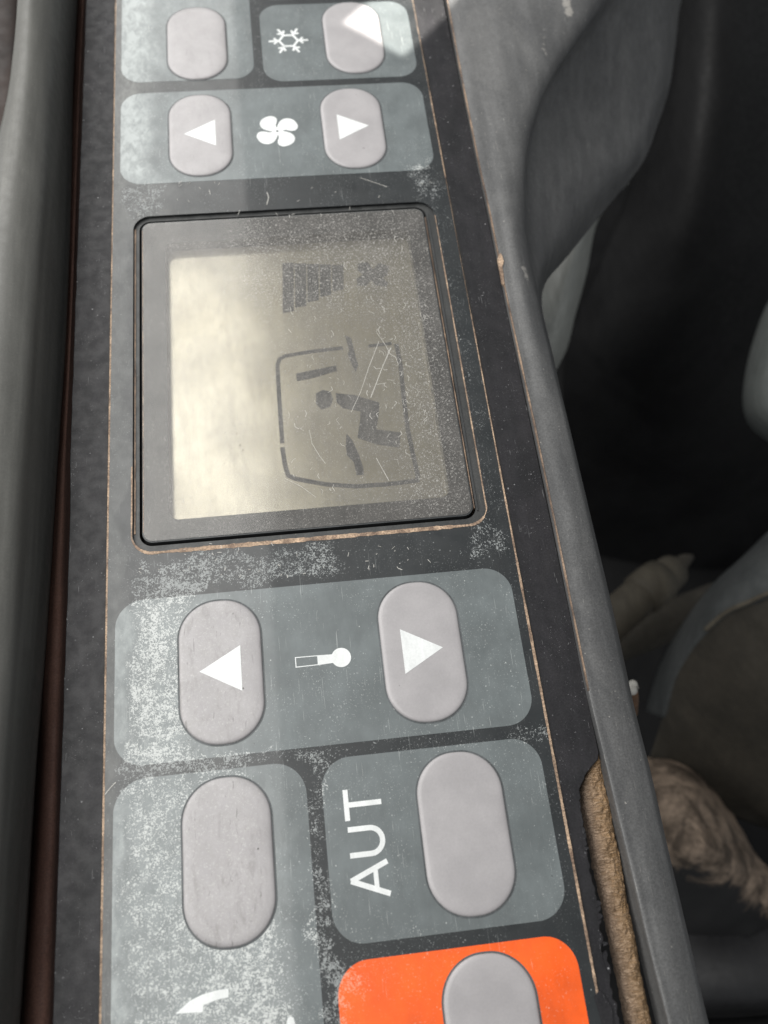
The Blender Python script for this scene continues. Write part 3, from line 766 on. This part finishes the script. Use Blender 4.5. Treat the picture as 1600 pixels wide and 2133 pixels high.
key(54.5, 161.5, None, 'clean plain grey key beside the letters AUT')
key(54.6, 190.3, None, 'plain grey key on the orange area')

# printed marks
blade = [(-0.02, -0.97), (0.29, -2.08), (0.91, -3.06), (1.68, -3.58), (2.52, -3.68), (3.34, -3.41), (4.03, -2.74), (4.50, -1.70), (4.53, -0.94), (4.13, -0.2), (3.46, 0.10), (2.64, 0.02), (1.83, -0.24), (0.99, -0.06), (0.40, -0.05), (0.0, -0.38)]
polys = []
for q in range(4):
    a = math.pi / 2 * q
    polys.append([(35.1 + x * math.cos(a) - y * math.sin(a), 14.1 + x * math.sin(a) + y * math.cos(a)) for x, y in resample([Vector(b) for b in blade], 3)])
hub = [(35.1 + 1.05 * math.cos(t * math.pi / 12), 14.1 + 1.05 * math.sin(t * math.pi / 12)) for t in range(24)]
fan_me = polys_mesh('fan_symbol', polys + [], ZT - 0.01, ZT + 0.03)
fs = link('fan_symbol', fan_me, MAT['white'], panel)
link('fan_hub', plate_mesh('fan_hub', hub, [[(35.1 + 0.32 * math.cos(t * math.pi / 8), 14.1 + 0.32 * math.sin(t * math.pi / 8)) for t in range(16)]], ZT - 0.01, ZT + 0.036), MAT['white'], fs)

sn = []
cx, cy = 39.48, -14.25
hexr = 2.2
hexp = [(cx + hexr * math.cos(math.radians(60 * k)), cy + hexr * math.sin(math.radians(60 * k)) * 0.95) for k in range(6)]
sn.append((hexp, 0.52, True))
for k in range(6):
    a = math.radians(60 * k); d = Vector((math.cos(a), math.sin(a)))
    c0 = Vector((cx, cy))
    sn.append(([tuple(c0 + d * 2.2), tuple(c0 + d * 4.55)], 0.52, False))
    b = c0 + d * 2.55
    for s in (-1, 1):
        a2 = a + s * math.radians(50); e = Vector((math.cos(a2), math.sin(a2)))
        sn.append(([tuple(b), tuple(b + e * 1.25)], 0.52, False))
link('snowflake_symbol', strokes_mesh('snowflake_symbol', sn, ZT - 0.01, ZT + 0.03), MAT['white'], panel)

bulb = [(38.1 + 1.62 * math.cos(t), 132.5 + 1.62 * math.sin(t)) for t in [k * math.pi / 20 for k in range(40)]]
stem = [(34.2, 131.75), (37.2, 131.85), (37.2, 133.25), (34.2, 133.4)]
th = link('thermometer_symbol', polys_mesh('thermometer_symbol', [bulb, stem], ZT - 0.01, ZT + 0.03), MAT['white'], panel)
link('thermometer_tube', strokes_mesh('thermometer_tube', [([(30.6, 131.78), (34.25, 131.82), (34.25, 133.33), (30.6, 133.38)], 0.14, True)], ZT - 0.01, ZT + 0.034), MAT['white'], th)

def letter(strokes, label):
    return link('letter', strokes_mesh('letter', strokes, ZT - 0.01, ZT + 0.03), MAT['white'], panel, label)
W_ = 0.78
letter([([(36.72, 153.45), (36.72, 158.05)], W_, False), ([(36.9, 155.75), (42.15, 155.75)], W_, False)], 'white printed letter T')
ua = [(36.6, 159.35)] + [(39.9, 159.35)]
arc = [(39.9 + 1.85 * math.sin(t), 161.2 - 1.85 * math.cos(t)) for t in [k * math.pi / 14 for k in range(1, 14)]]
letter([(ua + arc + [(39.9, 163.05), (36.6, 163.05)], W_, False)], 'white printed letter U')
letter([([(42.1, 164.35), (36.4, 166.62)], W_, False), ([(36.4, 166.58), (42.1, 168.9)], W_, False), ([(40.2, 165.4), (40.2, 167.9)], W_ * 0.9, False)], 'white printed letter A')
vb = [(10.3, 180.85), (12.27, 179.5), (14.05, 178.92), (15.83, 178.64), (17.75, 178.56), (17.72, 179.66), (16.08, 179.8), (14.2, 180.25), (14.1, 181.1)]
link('airflow_symbol', polys_mesh('airflow_symbol', [vb], ZT - 0.01, ZT + 0.03), MAT['white'], panel)
dome = [(25.55, 186), (25.6, 183.9), (25.8, 183.3), (26.2, 183.02), (26.62, 183.25), (26.8, 184.0), (26.85, 186)]
link('seat_symbol', polys_mesh('seat_symbol', [dome], ZT - 0.01, ZT + 0.03), MAT['white'], panel)

# tan adhesive showing along the cut edges of the sheet
def wavy(pts, w0, wv, seed, freq=0.5, n=10, wfn=None):
    pp = resample([Vector(q) for q in pts], n)
    wl = []
    for i, q in enumerate(pp):
        k = w0 + wv * noise.noise(Vector((q.x * freq, q.y * freq, seed))) + wv * 0.7 * noise.noise(Vector((q.x * freq * 4, q.y * freq * 4, seed)))
        if wfn: k *= wfn(q)
        wl.append(max(0.03, k))
    return ([tuple(q) for q in pp], wl, False)
edge = wavy([(70.2, v) for v in range(-62, 200, 4)], 0.36, 0.12, 3, 0.35, 12, lambda q: 0.30 if q.y < 4 else (0.62 if q.y < 30 else (0.12 if q.y < 66 else (0.55 if q.y < 100 else (0.8 if q.y < 118 else 1.15)))) if q.y < 187 else 0.2)
link('adhesive_edge', strokes_mesh('adhesive_edge', [edge], 0.004, 0.33), MAT['adhesive'], panel, 'tan adhesive line along the right edge of the sheet')
edge = wavy([(-0.05, v) for v in range(-62, 215, 4)], 0.30, 0.06, 8, 0.4, 8, lambda q: 0.75 if q.y < 60 else 1.0)
link('adhesive_edge', strokes_mesh('adhesive_edge', [edge], 0.004, 0.31), MAT['adhesive'], panel, 'brownish line along the left edge of the sheet')
# black seam lines beside the sheet
link('seam', strokes_mesh('seam', [([(70.55, -62), (70.52, 60), (70.55, 200)], 0.16, False), ([(-0.34, -62), (-0.32, 60), (-0.34, 215)], 0.22, False)], 0.001, 0.02), MAT['dark'], panel)
def arcp(cx, cy, r, a0, a1, n=5): return [(cx + r * math.cos(math.radians(a0 + (a1 - a0) * k / n)), cy + r * math.sin(math.radians(a0 + (a1 - a0) * k / n))) for k in range(n + 1)]
opening = [(66.5, 40 + 4.5 * k) for k in range(15)] + [(66.5, 106.2)] + arcp(62.9, 107.3, 3.65, 8, 88) + [(60.5 - 4.5 * k, 110.97) for k in range(12)] + arcp(7.7, 107.3, 3.7, 92, 178) + [(4.02, 104), (4.02, 100), (4.02, 94)]
def wop(q):
    if q.y > 109.5: return 0.85 + (0.15 if 12 < q.x < 60 else -0.2)
    if q.x > 60: return 0.32 if q.y > 50 else 0.18
    return 0.35
link('adhesive_edge', strokes_mesh('adhesive_edge', [wavy(opening, 0.70, 0.34, 5, 0.6, 10, wop)], 0.2, 0.34), MAT['adhesive'], panel, 'tan adhesive round the lower and right edges of the window opening')

# display window: frame, lcd, segments and the dusty lens
disp = link('display', plate_mesh('display', rrect(8.2, 62.6, 40.5, 107.3, 1, 4), [], -3.6, -2.7), MAT['lcd'], panel, 'cream liquid crystal display behind the dusty lens')
OUT = rrect(5.75, 64.2, 37.6, 108.9, 1.9, 10)
APER = rrect(10.5, 60.4, 43.0, 104.9, 1.7, 10)
fr = link('display_frame', plate_mesh('display_frame', OUT, [APER], -3.4, -0.12), MAT['lensframe'], panel)
bv = fr.modifiers.new('edge', 'BEVEL'); bv.width = 0.25 * S; bv.segments = 3; bv.limit_method = 'ANGLE'; bv.angle_limit = 1.0
# two thin steps between frame and sheet on the right and left
link('step_line', strokes_mesh('step_line', [wavy([(64.45, 40), (64.45, 70), (64.45, 107.5)], 0.18, 0.1, 11, 0.8, 30)], -3.0, -0.25), MAT['copper_line'], panel)
link('step_line', strokes_mesh('step_line', [wavy([(65.0, 39), (65.0, 70), (64.95, 108)], 0.14, 0.03, 12, 0.8, 30)], -3.0, -0.05), MAT['lensframe'], panel)
link('step_line', strokes_mesh('step_line', [wavy([(4.45, 39), (4.45, 70), (4.45, 107)], 0.26, 0.14, 13, 0.8, 30)], -3.0, -0.2), MAT['copper_line'], panel)
link('step_line', strokes_mesh('step_line', [wavy([(5.95, 39.6), (5.95, 70), (5.95, 107)], 0.10, 0.03, 14, 0.8, 30)], -0.4, -0.06), MAT['adhesive'], panel)
ln = link('lens', plate_mesh('lens', rrect(6.0, 63.95, 37.85, 108.65, 1.7, 10), [], -0.06, 0.02), MAT['lens'], panel, 'scratched dusty clear window')
bm = bmesh.new(); bm.from_mesh(ln.data)          # one thin skin: keep the top face only
bmesh.ops.delete(bm, geom=[f for f in bm.faces if f.normal.z < 0.5], context='FACES'); bm.to_mesh(ln.data); bm.free()

ZL = -2.66
def Lp(pts): return [(q.x, -q.y) for q in (P(a, b, ZL) for a, b in pts)]
def z2(x, y): return (200 + x / 1.778, 400 + y / 1.778)
def segs(name, strokes, polys, label):
    o = None
    if strokes:
        o = link(name, strokes_mesh(name, [(Lp([z2(*q) for q in pts]), w, cl) for pts, w, cl in strokes], ZL - 0.03, ZL), MAT['segment'], disp, label)
    if polys:
        o = link(name, polys_mesh(name, [Lp([z2(*q) for q in pts]) for pts in polys], ZL - 0.03, ZL), MAT['segment'], disp, label)
    return o
segs('cabin_outline', [([(915, 577), (800, 590), (700, 607), (680, 618), (672, 640), (676, 720), (683, 830), (690, 930)], 0.8, False),
                       ([(690, 945), (700, 1010), (712, 1050), (740, 1062), (850, 1082), (960, 1090), (1080, 1082), (1190, 1068), (1192, 1050), (1172, 960), (1155, 880), (1140, 760), (1128, 640), (1112, 562)], 0.85, False),
                       ([(1010, 570), (1095, 560)], 0.7, False)], None, 'thin outline of a cab')
segs('airflow_arrow', None, [[(922, 530), (945, 540), (962, 610), (972, 640), (962, 665), (948, 640), (932, 600), (938, 585)]], 'upper arrow segment')
segs('airflow_arrow', None, [[(928, 895), (950, 920), (975, 975), (990, 1020), (992, 1048), (965, 1048), (955, 1000), (930, 975), (925, 940)]], 'lower arrow segment')
segs('airflow_arrow', None, [[(740, 672), (890, 642), (892, 662), (800, 690), (745, 700)]], 'faint slanted segment')
segs('operator_figure', None, [[(815, 745), (840, 733), (868, 738), (878, 765), (868, 795), (835, 805), (815, 785)],
                               [(888, 745), (960, 752), (1050, 780), (1045, 840), (1038, 878), (1128, 890), (1124, 946), (1040, 935), (968, 910), (978, 850), (980, 812), (915, 800), (892, 780)]], 'seated figure segment')
segs('fan_segment', None, [[(970, 265), (1005, 258), (1025, 285), (1050, 262), (1085, 275), (1080, 305), (1060, 318), (1082, 335), (1075, 350), (1035, 345), (1020, 325), (1000, 348), (968, 345), (965, 320), (990, 305), (968, 290)]], 'fan segment')
segs('bar_segment', None, [[(690 + 46 * k, 262 + 2 * k), (733 + 46 * k, 262 + 2 * k), (733 + 46 * k, 440 - 20 * k), (692 + 46 * k, 448 - 20 * k)] for k in range(5)], 'row of bar segments')

# scratches and chips in the lens and sheet: countless small marks
sc = []
def scratch(pts, w, cl=False, z=None): sc.append(([(q.x, -q.y) for q in (P(a, b, 0.1) for a, b in pts)], w, False))
def zz2(l): return [z2(*q) for q in l]
scratch(zz2([(1048, 552), (1010, 650), (980, 740), (945, 815)]), 0.09)
scratch(zz2([(1092, 576), (1060, 650), (1018, 760)]), 0.14)
scratch(zz2([(1040, 712), (1075, 706)]), 0.08)
scratch(zz2([(1038, 984), (1058, 1020), (1085, 1068)]), 0.10)
scratch(zz2([(790, 880), (800, 930), (830, 980), (850, 1005)]), 0.07)
scratch(zz2([(700, 1060), (760, 1090), (815, 1130)]), 0.05)
scratch(zz2([(1040, 520), (1075, 570), (1090, 600), (1110, 610), (1120, 640)]), 0.07)
scratch([(750, 372), (790, 385), (806, 391)], 0.10)
scratch([(556, 402), (560, 412), (556, 428)], 0.16)
scratch([(219, 1656), (232, 1640), (242, 1630)], 0.14)
scratch([(505, 1290), (511, 1320), (507, 1340)], 0.12)
rnd = random.Random(4)
for k in range(150):
    px = rnd.uniform(600, 905); py = rnd.uniform(470, 1060)
    if rnd.random() < 0.45: px = rnd.uniform(780, 900); py = rnd.uniform(620, 900)
    a = rnd.gauss(1.35, 0.5); l = rnd.uniform(3, 16)
    c = rnd.uniform(-0.5, 0.5)
    scratch([(px, py), (px + l * .5 * math.cos(a + c), py + l * .5 * math.sin(a + c)), (px + l * math.cos(a - c), py + l * math.sin(a - c))], rnd.uniform(0.03, 0.09))
for k in range(70):
    px = rnd.uniform(270, 900); py = rnd.choice((rnd.uniform(375, 450), rnd.uniform(1130, 1200), rnd.uniform(1130, 1200)))
    a = rnd.uniform(0, 3.14); l = rnd.uniform(2, 9)
    scratch([(px, py), (px + l * math.cos(a), py + l * math.sin(a))], rnd.uniform(0.05, 0.12))
o = link('scratch_marks', strokes_mesh('scratch_marks', sc, 0.03, 0.045), plain_worn('scratched_white', (0.42, 0.41, 0.38), (0.56, 0.55, 0.52), 0.6, 0.4, grain=0.2), panel)
o['kind'] = 'stuff'
# scratches over the sheet need to sit on top of it
for v_ in o.data.vertices:
    u, v = v_.co.x / S, -v_.co.y / S
    if not (4.2 < u < 66.4 and 36.2 < v < 110.7): v_.co.z += 0.31 * S
